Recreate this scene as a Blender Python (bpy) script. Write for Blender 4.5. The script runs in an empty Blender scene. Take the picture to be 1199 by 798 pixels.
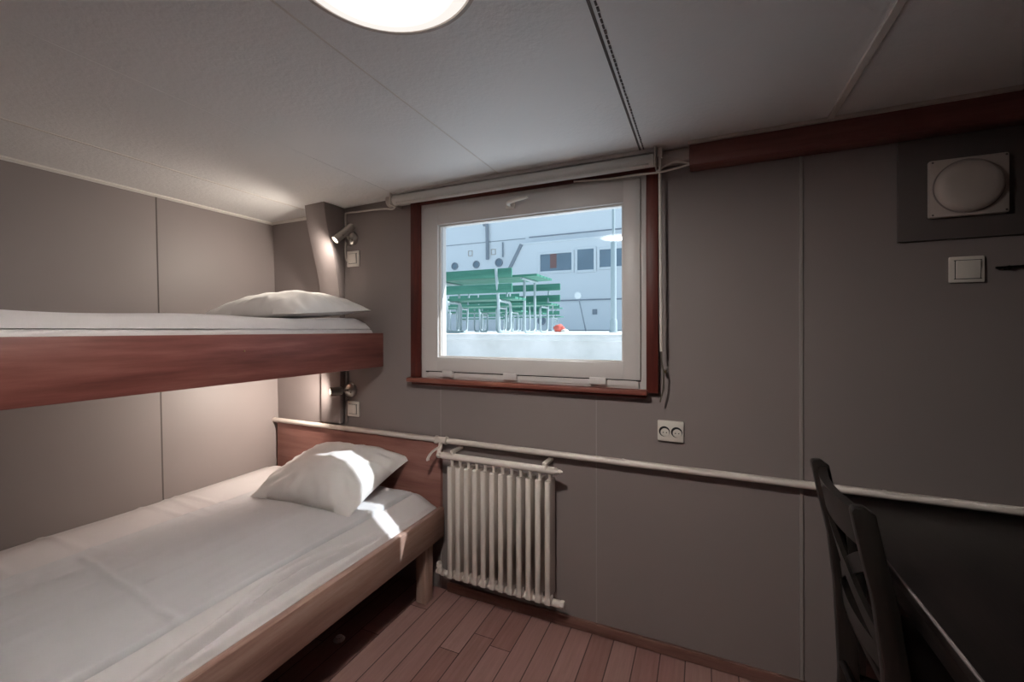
import bpy, bmesh, math, random
from mathutils import Vector, Matrix, noise

random.seed(7)
H = 1.285                      # eye height; every z below is measured from the eye and lifted by H when linked
PI = math.pi
sc = bpy.context.scene
COL = sc.collection
V = Vector

# ------------------------------------------------------------------ materials
def lin(c):
    return tuple((x / 12.92 if x <= 0.04045 else ((x + 0.055) / 1.055) ** 2.4) for x in c)
def rgb(r, g, b):
    return lin((r / 255, g / 255, b / 255)) + (1.0,)

class NT:
    def __init__(s, name):
        s.m = bpy.data.materials.new(name); s.m.use_nodes = True
        s.t = s.m.node_tree; s.t.nodes.clear()
        s.out = s.n('ShaderNodeOutputMaterial')
    def n(s, kind, **kw):
        nd = s.t.nodes.new(kind)
        for k, v in kw.items(): setattr(nd, k, v)
        return nd
    def l(s, a, b): s.t.links.new(a, b)
    def math(s, op, a, b=None):
        nd = s.n('ShaderNodeMath', operation=op)
        for i, x in enumerate((a, b)):
            if x is None: continue
            if isinstance(x, (int, float)): nd.inputs[i].default_value = x
            else: s.l(x, nd.inputs[i])
        return nd.outputs[0]
    def mix(s, f, a, b):
        nd = s.n('ShaderNodeMix', data_type='RGBA')
        for i, x in ((0, f), (6, a), (7, b)):
            if isinstance(x, (int, float, tuple)): nd.inputs[i].default_value = x
            else: s.l(x, nd.inputs[i])
        return nd.outputs[2]
    def ramp(s, fac, stops):
        nd = s.n('ShaderNodeValToRGB'); e = nd.color_ramp.elements
        while len(e) < len(stops): e.new(0.5)
        for i, (p, c) in enumerate(stops): e[i].position = p; e[i].color = c
        s.l(fac, nd.inputs[0]); return nd.outputs[0]
    def coords(s, scale=(1, 1, 1)):
        tc = s.n('ShaderNodeTexCoord'); mp = s.n('ShaderNodeMapping')
        mp.inputs['Scale'].default_value = scale
        s.l(tc.outputs['Object'], mp.inputs[0]); return mp.outputs[0]
    def noise(s, vec, scale, detail=4, rough=0.55):
        nd = s.n('ShaderNodeTexNoise'); nd.inputs['Scale'].default_value = scale
        nd.inputs['Detail'].default_value = detail; nd.inputs['Roughness'].default_value = rough
        s.l(vec, nd.inputs['Vector']); return nd.outputs[0]
    def bsdf(s, color, rough=0.5, metal=0.0, spec=0.5, bump=None, bstr=0.1, bdist=0.01):
        b = s.n('ShaderNodeBsdfPrincipled')
        if isinstance(color, tuple): b.inputs['Base Color'].default_value = color
        else: s.l(color, b.inputs['Base Color'])
        if isinstance(rough, (int, float)): b.inputs['Roughness'].default_value = rough
        else: s.l(rough, b.inputs['Roughness'])
        b.inputs['Metallic'].default_value = metal
        b.inputs['Specular IOR Level'].default_value = spec
        if bump is not None:
            bn = s.n('ShaderNodeBump'); bn.inputs['Strength'].default_value = bstr
            bn.inputs['Distance'].default_value = bdist
            s.l(bump, bn.inputs['Height']); s.l(bn.outputs[0], b.inputs['Normal'])
        s.l(b.outputs[0], s.out.inputs[0]); s.b = b
        return s.m

def mat_paint(name, c, var=0.06, rough=0.55, scale=3.0, bscale=220, bstr=0.08, spec=0.4, bdist=0.002):
    k = NT(name); v = k.coords()
    n = k.noise(v, scale)
    c2 = tuple(x * (1 - var * 2) for x in c[:3]) + (1,)
    col = k.mix(n, c2, tuple(min(1, x * (1 + var)) for x in c[:3]) + (1,))
    return k.bsdf(col, rough, spec=spec, bump=k.noise(v, bscale, 3), bstr=bstr, bdist=bdist)

def mat_wood(name, dark, mid, light, axis='Y', rough=0.45, knots=True, s=1.0, spec=0.4):
    k = NT(name)
    sc_ = {'X': (1.2, 14, 14), 'Y': (14, 1.2, 14), 'Z': (14, 14, 1.2)}[axis]
    v = k.coords(tuple(x * s for x in sc_))
    n = k.noise(v, 1.6, 7, 0.62)
    col = k.ramp(n, [(0.32, dark), (0.5, mid), (0.68, light)])
    fine = k.noise(k.coords(tuple(x * 7 * s for x in sc_)), 1.5, 3, 0.6)
    col = k.mix(k.math('MULTIPLY', fine, 0.35), col, dark)
    blotch = k.noise(k.coords(), 3.5, 3)
    col = k.mix(k.math('MULTIPLY', blotch, 0.45), col, dark)
    return k.bsdf(col, rough, spec=spec, bump=fine, bstr=0.12, bdist=0.002)

def mat_cloth(name, c, rough=0.92):
    k = NT(name); v = k.coords()
    big = k.noise(v, 6.0, 5, 0.6)
    fine = k.noise(v, 900, 2)
    col = k.mix(big, tuple(x * 0.93 for x in c[:3]) + (1,), c)
    h = k.math('ADD', k.math('MULTIPLY', big, 1.0), k.math('MULTIPLY', fine, 0.06))
    m = k.bsdf(col, rough, spec=0.15, bump=h, bstr=0.35, bdist=0.008)
    k.b.inputs['Sheen Weight'].default_value = 0.15
    return m

def mat_metal(name, c, rough=0.2):
    k = NT(name); v = k.coords()
    r = k.math('ADD', k.math('MULTIPLY', k.noise(v, 40), 0.15), rough)
    return k.bsdf(c, r, metal=1.0)

def mat_emit(name, c, strength):
    k = NT(name); e = k.n('ShaderNodeEmission'); e.inputs[0].default_value = c; e.inputs[1].default_value = strength
    k.l(e.outputs[0], k.out.inputs[0]); return k.m

M = {}
M['wall'] = mat_paint('taupe_wall_paint', rgb(144, 133, 131), 0.05, 0.5, 1.7, 160, 0.06)
M['wall_dark'] = mat_paint('dark_taupe_paint', rgb(96, 88, 86), 0.05, 0.5, 2.0, 160, 0.06)
M['seam'] = mat_paint('seam_strip_paint', rgb(158, 150, 146), 0.05, 0.5)
M['joint'] = mat_paint('dark_joint_filler', rgb(98, 90, 87), 0.1, 0.8)
M['white_trim'] = mat_paint('white_trim_paint', rgb(226, 219, 212), 0.04, 0.4, 5, 120, 0.08)
M['pipe'] = mat_paint('cream_pipe_enamel', rgb(230, 219, 210), 0.05, 0.35, 9, 70, 0.12)
M['radiator'] = mat_paint('cream_radiator_enamel', rgb(236, 226, 217), 0.04, 0.35, 7, 70, 0.08)
M['plastic'] = mat_paint('white_switch_plastic', rgb(228, 220, 210), 0.02, 0.35, 10, 200, 0.02)
M['plastic_grey'] = mat_paint('aged_white_plastic', rgb(196, 184, 176), 0.05, 0.4, 14, 150, 0.04)
M['upvc'] = mat_paint('window_upvc', rgb(214, 208, 205), 0.03, 0.35, 4, 140, 0.03)
M['gasket'] = mat_paint('black_gasket', rgb(40, 38, 38), 0.05, 0.6)
M['fabric_blind'] = mat_paint('roller_blind_fabric', rgb(232, 228, 222), 0.04, 0.7, 6, 300, 0.05)
M['cable'] = mat_paint('white_cable_sheath', rgb(214, 206, 198), 0.04, 0.45)
M['sheet'] = mat_cloth('white_cotton_sheet', rgb(213, 206, 205))
M['duvet'] = mat_cloth('pale_grey_duvet_cotton', rgb(208, 205, 206))
M['pillow'] = mat_cloth('white_pillow_cotton', rgb(232, 227, 223))
M['mahogany'] = mat_wood('red_mahogany', rgb(104, 57, 51), rgb(140, 84, 75), rgb(164, 110, 98), 'Y')
M['mahogany_x'] = mat_wood('red_mahogany_beam', rgb(98, 58, 52), rgb(126, 78, 70), rgb(144, 97, 86), 'X')
M['headboard'] = mat_wood('headboard_wood', rgb(132, 88, 79), rgb(162, 114, 103), rgb(180, 134, 122), 'X')
M['rail_wood'] = mat_wood('worn_bed_rail_wood', rgb(128, 95, 83), rgb(172, 138, 124), rgb(196, 168, 154), 'Y')
M['leg_wood'] = mat_wood('worn_bed_leg_wood', rgb(166, 136, 122), rgb(204, 176, 162), rgb(218, 196, 182), 'Z')
M['trim_wood'] = mat_wood('window_trim_wood', rgb(66, 26, 22), rgb(104, 44, 35), rgb(124, 60, 48), 'Z')
M['trim_wood_x'] = mat_wood('window_trim_wood_long', rgb(70, 28, 24), rgb(108, 46, 37), rgb(130, 64, 52), 'X')
M['sill_wood'] = mat_wood('window_sill_wood', rgb(108, 48, 40), rgb(150, 92, 78), rgb(180, 130, 112), 'X')
M['base_wood'] = mat_wood('baseboard_wood', rgb(108, 74, 66), rgb(140, 104, 94), rgb(158, 124, 112), 'X')
M['black_wood'] = mat_wood('black_stained_wood', rgb(10, 8, 7), rgb(24, 18, 17), rgb(40, 31, 29), 'Y', 0.32, spec=0.5)
M['black_wood_z'] = mat_wood('black_lacquered_chair', rgb(24, 22, 20), rgb(40, 36, 33), rgb(58, 52, 48), 'Z', 0.3, spec=0.5)
M['chrome'] = mat_metal('brushed_chrome', rgb(190, 186, 180), 0.22)
M['brass'] = mat_metal('dull_brass', rgb(150, 126, 90), 0.35)
M['iron'] = mat_metal('dark_iron', rgb(52, 46, 44), 0.5)
M['cord'] = mat_paint('dark_cord', rgb(92, 84, 74), 0.1, 0.8)
M['galv'] = mat_paint('galvanised_tube', rgb(166, 178, 182), 0.05, 0.4, 8, 60, 0.05, spec=0.6)
M['green'] = mat_wood('green_painted_slats', rgb(60, 118, 100), rgb(76, 136, 116), rgb(90, 148, 128), 'X', 0.5)
M['hull'] = mat_paint('white_ship_paint', rgb(236, 238, 240), 0.03, 0.5, 0.6, 8, 0.05)
M['hull_grey'] = mat_paint('grey_ship_fittings', rgb(150, 156, 164), 0.05, 0.5)
M['ship_glass'] = mat_paint('dark_ship_glass', rgb(126, 144, 158), 0.15, 0.15, 1.5, 4, 0.0, spec=0.8)
M['curtain_red'] = mat_paint('brown_curtain_behind_glass', rgb(146, 112, 108), 0.1, 0.8)
M['red'] = mat_paint('faded_red_plastic', rgb(226, 110, 96), 0.1, 0.6)
M['water'] = mat_paint('harbour_water', rgb(60, 84, 92), 0.1, 0.08, 0.8, 4, 0.5, spec=0.7)
M['lens'] = mat_emit('reading_lamp_lens', (1.0, 0.86, 0.68, 1), 7.0)

def mat_quay():
    k = NT('weathered_white_quay'); v = k.coords()
    n = k.noise(v, 2.2, 6, 0.65)
    st = k.noise(k.coords((6, 6, 1.2)), 1.4, 6, 0.7)
    col = k.ramp(n, [(0.3, rgb(206, 210, 208)), (0.6, rgb(236, 238, 238))])
    dirt = k.math('MULTIPLY', k.math('GREATER_THAN', st, 0.66), 0.35)
    col = k.mix(dirt, col, rgb(150, 150, 140))
    return k.bsdf(col, 0.8, bump=k.noise(v, 30, 5), bstr=0.4, bdist=0.01)
M['quay'] = mat_quay()

def mat_ceiling():
    k = NT('textured_ceiling_paint'); v = k.coords()
    col = k.mix(k.noise(v, 2.0), rgb(236, 233, 231), rgb(243, 241, 239))
    h = k.math('ADD', k.noise(v, 60, 4, 0.6), k.math('MULTIPLY', k.noise(v, 14, 3), 0.5))
    return k.bsdf(col, 0.5, spec=0.35, bump=h, bstr=0.35, bdist=0.006)
M['ceiling'] = mat_ceiling()

def mat_floor():
    k = NT('reddish_plank_floor')
    tc = k.n('ShaderNodeTexCoord'); sp = k.n('ShaderNodeSeparateXYZ'); k.l(tc.outputs['Object'], sp.inputs[0])
    W = 0.0914
    xs = k.math('DIVIDE', k.math('ADD', sp.outputs[0], 10.026), W)
    idx = k.math('FLOOR', xs); fx = k.math('FRACT', xs)
    wn = k.n('ShaderNodeTexWhiteNoise', noise_dimensions='1D'); k.l(idx, wn.inputs['W'])
    ys = k.math('ADD', k.math('DIVIDE', sp.outputs[1], 1.05), k.math('MULTIPLY', wn.outputs[0], 7.3))
    iy = k.math('FLOOR', ys); fy = k.math('FRACT', ys)
    wn2 = k.n('ShaderNodeTexWhiteNoise', noise_dimensions='2D'); cb = k.n('ShaderNodeCombineXYZ')
    k.l(idx, cb.inputs[0]); k.l(iy, cb.inputs[1]); k.l(cb.outputs[0], wn2.inputs['Vector'])
    grain = k.noise(k.coords((40, 2.2, 1)), 1.8, 6, 0.65)
    base = k.ramp(grain, [(0.3, rgb(130, 94, 88)), (0.55, rgb(154, 117, 110)), (0.75, rgb(170, 133, 126))])
    tone = k.ramp(wn2.outputs[0], [(0.0, rgb(126, 86, 79)), (0.5, rgb(150, 112, 105)), (1.0, rgb(168, 134, 126))])
    col = k.mix(0.55, base, tone)
    gx = k.math('LESS_THAN', k.math('MINIMUM', fx, k.math('SUBTRACT', 1.0, fx)), 0.024)
    gy = k.math('LESS_THAN', fy, 0.003)
    g = k.math('MAXIMUM', gx, gy)
    col = k.mix(k.math('MULTIPLY', g, 0.8), col, rgb(48, 24, 20))
    h = k.math('SUBTRACT', k.math('MULTIPLY', grain, 0.25), g)
    return k.bsdf(col, 0.5, spec=0.3, bump=h, bstr=0.4, bdist=0.002)
M['floor'] = mat_floor()

def mat_glass():
    k = NT('window_glass')
    tr = k.n('ShaderNodeBsdfTransparent'); tr.inputs[0].default_value = (0.95, 0.97, 0.97, 1)
    gl = k.n('ShaderNodeBsdfGlossy'); gl.inputs['Roughness'].default_value = 0.0
    fr = k.n('ShaderNodeFresnel'); ge = k.n('ShaderNodeNewGeometry')
    # the same air-to-glass reflectance on both faces of the thin pane
    k.l(k.math('ADD', 1.5, k.math('MULTIPLY', ge.outputs['Backfacing'], 1 / 1.5 - 1.5)), fr.inputs[0])
    mx = k.n('ShaderNodeMixShader')
    k.l(fr.outputs[0], mx.inputs[0]); k.l(tr.outputs[0], mx.inputs[1]); k.l(gl.outputs[0], mx.inputs[2])
    k.l(mx.outputs[0], k.out.inputs[0]); return k.m
M['glass'] = mat_glass()

LAMP_POWER = 445.0
def mat_diffuser():
    # frosted cover over bulbs: brightest over the bulbs, dimmer at the rim
    k = NT('frosted_lamp_cover')
    tc = k.n('ShaderNodeTexCoord'); sp = k.n('ShaderNodeSeparateXYZ'); k.l(tc.outputs['Object'], sp.inputs[0])
    x2 = k.math('MULTIPLY', sp.outputs[0], sp.outputs[0]); y2 = k.math('MULTIPLY', sp.outputs[1], sp.outputs[1])
    r = k.math('SQRT', k.math('ADD', x2, y2))
    def fall(r0, r1, hi):
        mr = k.n('ShaderNodeMapRange', interpolation_type='SMOOTHSTEP')
        for i, v in ((1, r0), (2, r1), (3, hi), (4, 0.0)): mr.inputs[i].default_value = v
        k.l(r, mr.inputs[0]); return mr.outputs[0]
    em = k.math('ADD', k.math('ADD', fall(0.03, 0.085, LAMP_POWER), fall(0.10, 0.145, 9.0)), 1.0)
    e = k.n('ShaderNodeEmission'); e.inputs[0].default_value = (1.0, 0.945, 0.885, 1); k.l(em, e.inputs[1])
    k.l(e.outputs[0], k.out.inputs[0]); return k.m
M['diffuser'] = mat_diffuser()

# ------------------------------------------------------------------ mesh builder
class MB:
    def __init__(s): s.bm = bmesh.new()
    def _merge(s, t, smooth=False):
        me = bpy.data.meshes.new('tmp'); t.to_mesh(me); t.free()
        s.bm.from_mesh(me); bpy.data.meshes.remove(me); return s
    def box(s, x0, x1, y0, y1, z0, z1, bev=0.0, seg=2, mtx=None):
        t = bmesh.new(); bmesh.ops.create_cube(t, size=1)
        for v in t.verts:
            v.co = V(((x0 + x1) / 2 + v.co.x * (x1 - x0), (y0 + y1) / 2 + v.co.y * (y1 - y0), (z0 + z1) / 2 + v.co.z * (z1 - z0)))
        if bev: bmesh.ops.bevel(t, geom=list(t.edges), offset=bev, segments=seg, profile=0.5, affect='EDGES')
        if mtx is not None: bmesh.ops.transform(t, matrix=mtx, verts=t.verts)
        return s._merge(t)
    def bar(s, p0, p1, w, d, side=(0, 0, 1), bev=0.0):
        """rectangular bar from p0 to p1: w along `side`, d across"""
        p0, p1 = V(p0), V(p1); z = (p1 - p0); L = z.length; z.normalize()
        x = V(side); x = (x - z * x.dot(z)).normalized(); y = z.cross(x)
        m = Matrix((x, y, z)).transposed().to_4x4(); m.translation = (p0 + p1) / 2
        return s.box(-w / 2, w / 2, -d / 2, d / 2, -L / 2, L / 2, bev, mtx=m)
    def tube(s, pts, r, n=12, caps=True, round_ends=False):
        pts = [V(p) for p in pts]; t = bmesh.new(); rings = []
        d0 = (pts[1] - pts[0]).normalized()
        up = V((0, 0, 1)) if abs(d0.z) < 0.9 else V((1, 0, 0))
        nx = d0.cross(up).normalized()
        for i, p in enumerate(pts):
            if i == 0: d = d0
            elif i == len(pts) - 1: d = (pts[-1] - pts[-2]).normalized()
            else: d = ((pts[i + 1] - p).normalized() + (p - pts[i - 1]).normalized()).normalized()
            nx = (nx - d * nx.dot(d)).normalized(); ny = d.cross(nx)
            rr = r[i] if isinstance(r, (list, tuple)) else r
            rings.append([t.verts.new(p + (nx * math.cos(2 * PI * k / n) + ny * math.sin(2 * PI * k / n)) * rr) for k in range(n)])
        for a, b in zip(rings, rings[1:]):
            for k in range(n): t.faces.new((a[k], a[(k + 1) % n], b[(k + 1) % n], b[k]))
        if caps:
            t.faces.new(list(reversed(rings[0]))); t.faces.new(rings[-1])
        bmesh.ops.recalc_face_normals(t, faces=t.faces)
        return s._merge(t)
    def lathe(s, prof, org, axis, n=32):
        """prof: list of (radius, distance along axis)"""
        a = V(axis).normalized(); up = V((0, 0, 1)) if abs(a.z) < 0.9 else V((1, 0, 0))
        x = a.cross(up).normalized(); y = a.cross(x); o = V(org); t = bmesh.new(); rings = []
        for r, h in prof:
            if r < 1e-6: rings.append([t.verts.new(o + a * h)])
            else: rings.append([t.verts.new(o + a * h + (x * math.cos(2 * PI * k / n) + y * math.sin(2 * PI * k / n)) * r) for k in range(n)])
        for p, q in zip(rings, rings[1:]):
            for k in range(n):
                if len(p) == 1 and len(q) == 1: continue
                if len(p) == 1: t.faces.new((p[0], q[k], q[(k + 1) % n]))
                elif len(q) == 1: t.faces.new((p[k], p[(k + 1) % n], q[0]))
                else: t.faces.new((p[k], p[(k + 1) % n], q[(k + 1) % n], q[k]))
        for R, rev in ((rings[0], True), (rings[-1], False)):
            if len(R) > 1: t.faces.new(R)
        bmesh.ops.recalc_face_normals(t, faces=t.faces)
        return s._merge(t)
    def prism(s, poly, lo, hi, axis='X', bev=0.0):
        """poly of 2D points in the plane across `axis`, extruded lo..hi"""
        t = bmesh.new()
        def P(a, b, h): return {'X': V((h, a, b)), 'Y': V((a, h, b)), 'Z': V((a, b, h))}[axis]
        A = [t.verts.new(P(a, b, lo)) for a, b in poly]; B = [t.verts.new(P(a, b, hi)) for a, b in poly]
        n = len(poly)
        for i in range(n): t.faces.new((A[i], A[(i + 1) % n], B[(i + 1) % n], B[i]))
        t.faces.new(A); t.faces.new(B)
        bmesh.ops.recalc_face_normals(t, faces=t.faces)
        if bev: bmesh.ops.bevel(t, geom=list(t.edges), offset=bev, segments=2, profile=0.5, affect='EDGES')
        return s._merge(t)
    def grid(s, fn, nu, nv):
        t = bmesh.new(); g = [[t.verts.new(V(fn(i / nu, j / nv))) for j in range(nv + 1)] for i in range(nu + 1)]
        for i in range(nu):
            for j in range(nv): t.faces.new((g[i][j], g[i + 1][j], g[i + 1][j + 1], g[i][j + 1]))
        return s._merge(t)
    def slab(s, top, bot, nu, nv):
        """closed solid between two surfaces (u,v)->point"""
        t = bmesh.new()
        a = [[t.verts.new(V(top(i / nu, j / nv))) for j in range(nv + 1)] for i in range(nu + 1)]
        b = [[t.verts.new(V(bot(i / nu, j / nv))) for j in range(nv + 1)] for i in range(nu + 1)]
        for i in range(nu):
            for j in range(nv):
                t.faces.new((a[i][j], a[i + 1][j], a[i + 1][j + 1], a[i][j + 1]))
                t.faces.new((b[i][j], b[i][j + 1], b[i + 1][j + 1], b[i + 1][j]))
        for i in range(nu):
            t.faces.new((a[i][0], b[i][0], b[i + 1][0], a[i + 1][0])); t.faces.new((a[i][nv], a[i + 1][nv], b[i + 1][nv], b[i][nv]))
        for j in range(nv):
            t.faces.new((a[0][j], a[0][j + 1], b[0][j + 1], b[0][j])); t.faces.new((a[nu][j], b[nu][j], b[nu][j + 1], a[nu][j + 1]))
        bmesh.ops.remove_doubles(t, verts=t.verts, dist=1e-5)
        bmesh.ops.recalc_face_normals(t, faces=t.faces)
        return s._merge(t)
    def xform(s, m): bmesh.ops.transform(s.bm, matrix=m, verts=s.bm.verts); return s
    def build(s, name, mat, parent=None, origin=None, smooth=40):
        """link as ONE object; vertices were given relative to the eye height"""
        bmesh.ops.translate(s.bm, vec=V((0, 0, H)), verts=s.bm.verts)
        if parent is not None:
            loc = V((0, 0, 0)); w = V(parent['_o']) if '_o' in parent else V((0, 0, 0))
        elif origin is not None: w = V(origin) + V((0, 0, H)); loc = w
        else: w = V((0, 0, 0)); loc = w
        bmesh.ops.translate(s.bm, vec=-w, verts=s.bm.verts)
        me = bpy.data.meshes.new(name); s.bm.to_mesh(me); s.bm.free()
        me.materials.append(mat)
        if smooth:
            me.shade_smooth(); me.set_sharp_from_angle(angle=math.radians(smooth))
        o = bpy.data.objects.new(name, me); COL.objects.link(o); o.location = loc
        if parent is not None: o.parent = parent
        o['_o'] = tuple(w)
        return o

def thing(name, label, cat, loc, group=None):
    o = bpy.data.objects.new(name, None); COL.objects.link(o)
    o.empty_display_size = 0.05
    o.location = V(loc) + V((0, 0, H)); o['_o'] = tuple(o.location)
    return tag(o, label, cat, group)
def tag(o, label, cat, group=None, kind=None):
    o['label'] = label; o['category'] = cat
    if group: o['group'] = group
    if kind: o['kind'] = kind
    return o
def struct(o, label=None, cat=None):
    o['kind'] = 'structure'
    if label: o['label'] = label
    if cat: o['category'] = cat
    return o
def copy_tree(root, loc=None, label=None):
    def rec(o, par):
        c = o.copy(); COL.objects.link(c)
        if par is not None: c.parent = par
        for ch in kids.get(o, ()): rec(ch, c)
        return c
    kids = {}
    for o in COL.objects:
        if o.parent: kids.setdefault(o.parent, []).append(o)
    r = rec(root, None)
    if loc is not None: r.location = V(loc) + V((0, 0, H))
    if label: r['label'] = label
    return r
def arc(c, r, a0, a1, n, plane='YZ', h=0.0):
    out = []
    for i in range(n + 1):
        a = math.radians(a0 + (a1 - a0) * i / n); p, q = c[0] + r * math.cos(a), c[1] + r * math.sin(a)
        out.append({'YZ': (h, p, q), 'XZ': (p, h, q), 'XY': (p, q, h)}[plane])
    return out
def nz(x, y, z=0.0): return noise.noise(V((x, y, z)))
def sst(a, b, x):
    t = max(0.0, min(1.0, (x - a) / (b - a))); return t * t * (3 - 2 * t)

# ------------------------------------------------------------------ room shell
FL = -1.285; BY = 1.80; RX = 1.06; RY = -1.25
def wall_x(z): return -2.365 - 0.05 * (z + 0.6) / 1.26
def ceil_z(x): return 0.70 if x > -0.8 else 0.70 - 0.042 * ((-0.8 - x) / 1.6) ** 1.6

struct(MB().box(-2.7, RX + 0.1, RY - 0.1, BY + 0.1, FL - 0.08, FL).build('floor', M['floor'], smooth=0))
def ctop(u, v):
    x = -2.7 + u * (RX + 0.1 + 2.7); return (x, RY - 0.1 + v * (BY + 0.1 - RY + 0.1), 0.95)
def cbot(u, v):
    x = -2.7 + u * (RX + 0.1 + 2.7); return (x, RY - 0.1 + v * (BY + 0.1 - RY + 0.1), ceil_z(max(x, -2.5)))
struct(MB().slab(ctop, cbot, 60, 2).build('ceiling', M['ceiling']))
wl = MB(); t = 0.1
wl.prism([(wall_x(FL - .08), FL - .08), (wall_x(0.9), 0.9), (wall_x(0.9) - t, 0.9), (wall_x(FL - .08) - t, FL - .08)], RY - 0.1, BY, 'Y')
struct(wl.build('wall_left', M['wall'], smooth=0))
# back wall with the window opening
WX0, WX1, WZ0, WZ1 = -1.30, -0.20, -0.225, 0.64
wb = MB(); T = 0.085
wb.box(-2.8, WX0, BY, BY + T, FL - .08, 0.9).box(WX1, RX + 0.1, BY, BY + T, FL - .08, 0.9)
wb.box(WX0, WX1, BY, BY + T, FL - .08, WZ0).box(WX0, WX1, BY, BY + T, WZ1, 0.9)
struct(wb.build('wall_back', M['wall'], smooth=0))
struct(MB().box(RX, RX + 0.1, RY - 0.1, BY, FL - .08, 0.9).build('wall_right', M['black_wood_z'], smooth=0))
struct(MB().box(-2.6, RX, RY - 0.1, RY, FL - .08, 0.9).build('wall_rear', M['wall'], smooth=0))
# short unseen eave added outside above the window to trim the sun patch
struct(MB().box(-3.2, 3.5, BY + T, BY + T + 0.15, 0.70, 0.98).build('trim_1', M['hull']), 'white deck edge added above the window outside to trim the sun', 'deck edge')
# baseboard
struct(MB().box(-1.15, RX, BY - 0.016, BY, FL, FL + 0.045, 0.004).build('baseboard_back', M['base_wood'], origin=(0, BY, FL)))
# left wall: panel joint and cornice trim
jb = MB(); jy = 1.184
jb.prism([(wall_x(FL) + 0.0006, FL), (wall_x(.66) + 0.0006, .66), (wall_x(.66) - .004, .66), (wall_x(FL) - .004, FL)], jy - 0.003, jy + 0.003, 'Y')
struct(jb.build('trim_2', M['joint'], smooth=0), 'dark vertical panel joint in the left wall', 'panel joint')
cz = ceil_z(-2.4)
cb = MB().prism([(wall_x(.66) - .002, cz + .003), (wall_x(.66) + .012, cz + .003), (wall_x(.66) + .012, cz - .006), (wall_x(.64) - .0, cz - .014)], RY, BY, 'Y')
struct(cb.build('trim_3', M['white_trim'], smooth=0), 'white cornice strip along the top of the left wall', 'cornice')
cb = MB().prism([(BY + .001, cz + .006), (BY - .012, cz + .006), (BY - .012, cz - .002), (BY + .001, cz - .012)], wall_x(.66), -1.97, 'X')
struct(cb.build('trim_4', M['white_trim'], smooth=0), 'white cornice strip above the short wall beside the bunk post', 'cornice')
# ceiling joints
def ceil_strip(x, w, d, y0=RY, y1=BY):
    z = ceil_z(x); return MB().box(x - w / 2, x + w / 2, y0, y1, z - d, z + 0.004, min(d, w) * 0.25, 1)
struct(ceil_strip(-2.03, 0.010, 0.0016).build('trim_5', M['white_trim']), 'pale ceiling joint strip nearest the left wall', 'ceiling joint')
struct(ceil_strip(-1.43, 0.004, 0.0008).build('trim_6', M['ceiling']), 'faint ceiling joint above the bunks', 'ceiling joint')
struct(ceil_strip(-0.835, 0.006, 0.001).build('trim_7', M['white_trim']), 'thin ceiling joint running from the lamp to the window', 'ceiling joint')
s = ceil_strip(-0.222, 0.007, 0.0012)
for i in range(120):
    y = -0.6 + i * 0.0195
    s.box(-0.211 + 0.0012 * nz(i * .9, 0), -0.206 + 0.002 * nz(i * 0.7, 3), y, y + 0.014, 0.70 - 0.0016, 0.703)
struct(s.build('trim_8', M['joint'], smooth=0), 'dark open ceiling joint right of the lamp', 'ceiling joint')
struct(ceil_strip(0.386, 0.020, 0.007).build('trim_9', M['white_trim']), 'raised white cover strip on the right of the ceiling', 'ceiling strip')
# back wall joints
def wall_strip(x, w, d, z0, z1): return MB().box(x - w / 2, x + w / 2, BY - d, BY + 0.003, z0, z1, min(w, d) * .2, 1)
struct(wall_strip(-1.194, 0.005, 0.0012, FL, -0.24).build('trim_10', M['seam']), 'pale wall joint behind the radiator valve', 'panel joint')
struct(wall_strip(-0.413, 0.004, 0.0012, FL + .04, -0.24).build('trim_11', M['seam']), 'pale wall joint below the window', 'panel joint')
struct(wall_strip(0.318, 0.011, 0.005, FL + .04, 0.69).build('trim_12', M['seam']), 'raised batten over the wall joint behind the chair', 'batten')
# steel frame post in the corner, flared into a knee at the ceiling
prof = [(BY, -0.515), (1.762, -0.515)]
for i in range(0, 25):
    z = -0.05 + i / 24 * 0.73
    prof.append((1.762 - 0.112 * sst(0.12, 0.74, z) ** 1.0 - 0.0 * z, z))
prof.append((BY, 0.68))
struct(MB().prism(prof, -1.97, -1.825, 'X', 0.005).build('trim_13', M['wall'], smooth=30), 'taupe steel frame post flaring into the ceiling beside the bunks', 'post')
# reddish beam along the ceiling on the right
struct(MB().box(-0.045, RX, 1.72, BY, 0.612, 0.688, 0.003).build('trim_14', M['mahogany_x']), 'dark red wooden beam above the right part of the back wall', 'beam')
struct(MB().box(-0.05, RX, 1.712, BY, 0.688, 0.703, 0.003).build('trim_15', M['plastic_grey']), 'pale strip between the red beam and the ceiling', 'trim')
# whitish rounded duct between the blind and the beam
struct(MB().tube([(-1.50, 1.782, 0.672), (-0.046, 1.782, 0.672)], 0.030, 20).build('trim_16', M['plastic_grey']), 'greyish rounded moulding between the roller blind and the red beam', 'moulding')

# ------------------------------------------------------------------ window
wo = MB()
fy0, fy1 = 1.772, 1.80
wo.box(-1.358, -1.296, fy0, fy1 + .004, -0.238, 0.645, 0.004).box(-0.206, -0.160, fy0, fy1 + .004, -0.252, 0.645, 0.004)
wf = struct(wo.build('window_1', M['trim_wood']), 'window with reddish wooden surround and white frame', 'window')
MB().box(-1.358, -0.160, fy0 + .001, fy1 + .004, 0.628, 0.665, 0.004).build('surround_head', M['trim_wood_x'], wf)
MB().box(-1.372, -0.200, 1.752, 1.802, -0.262, -0.240, 0.006).build('window_sill', M['sill_wood'], wf)
MB().box(-1.350, -0.205, 1.768, 1.802, -0.275, -0.262, 0.004).build('sill_apron', M['trim_wood_x'], wf)
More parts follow.
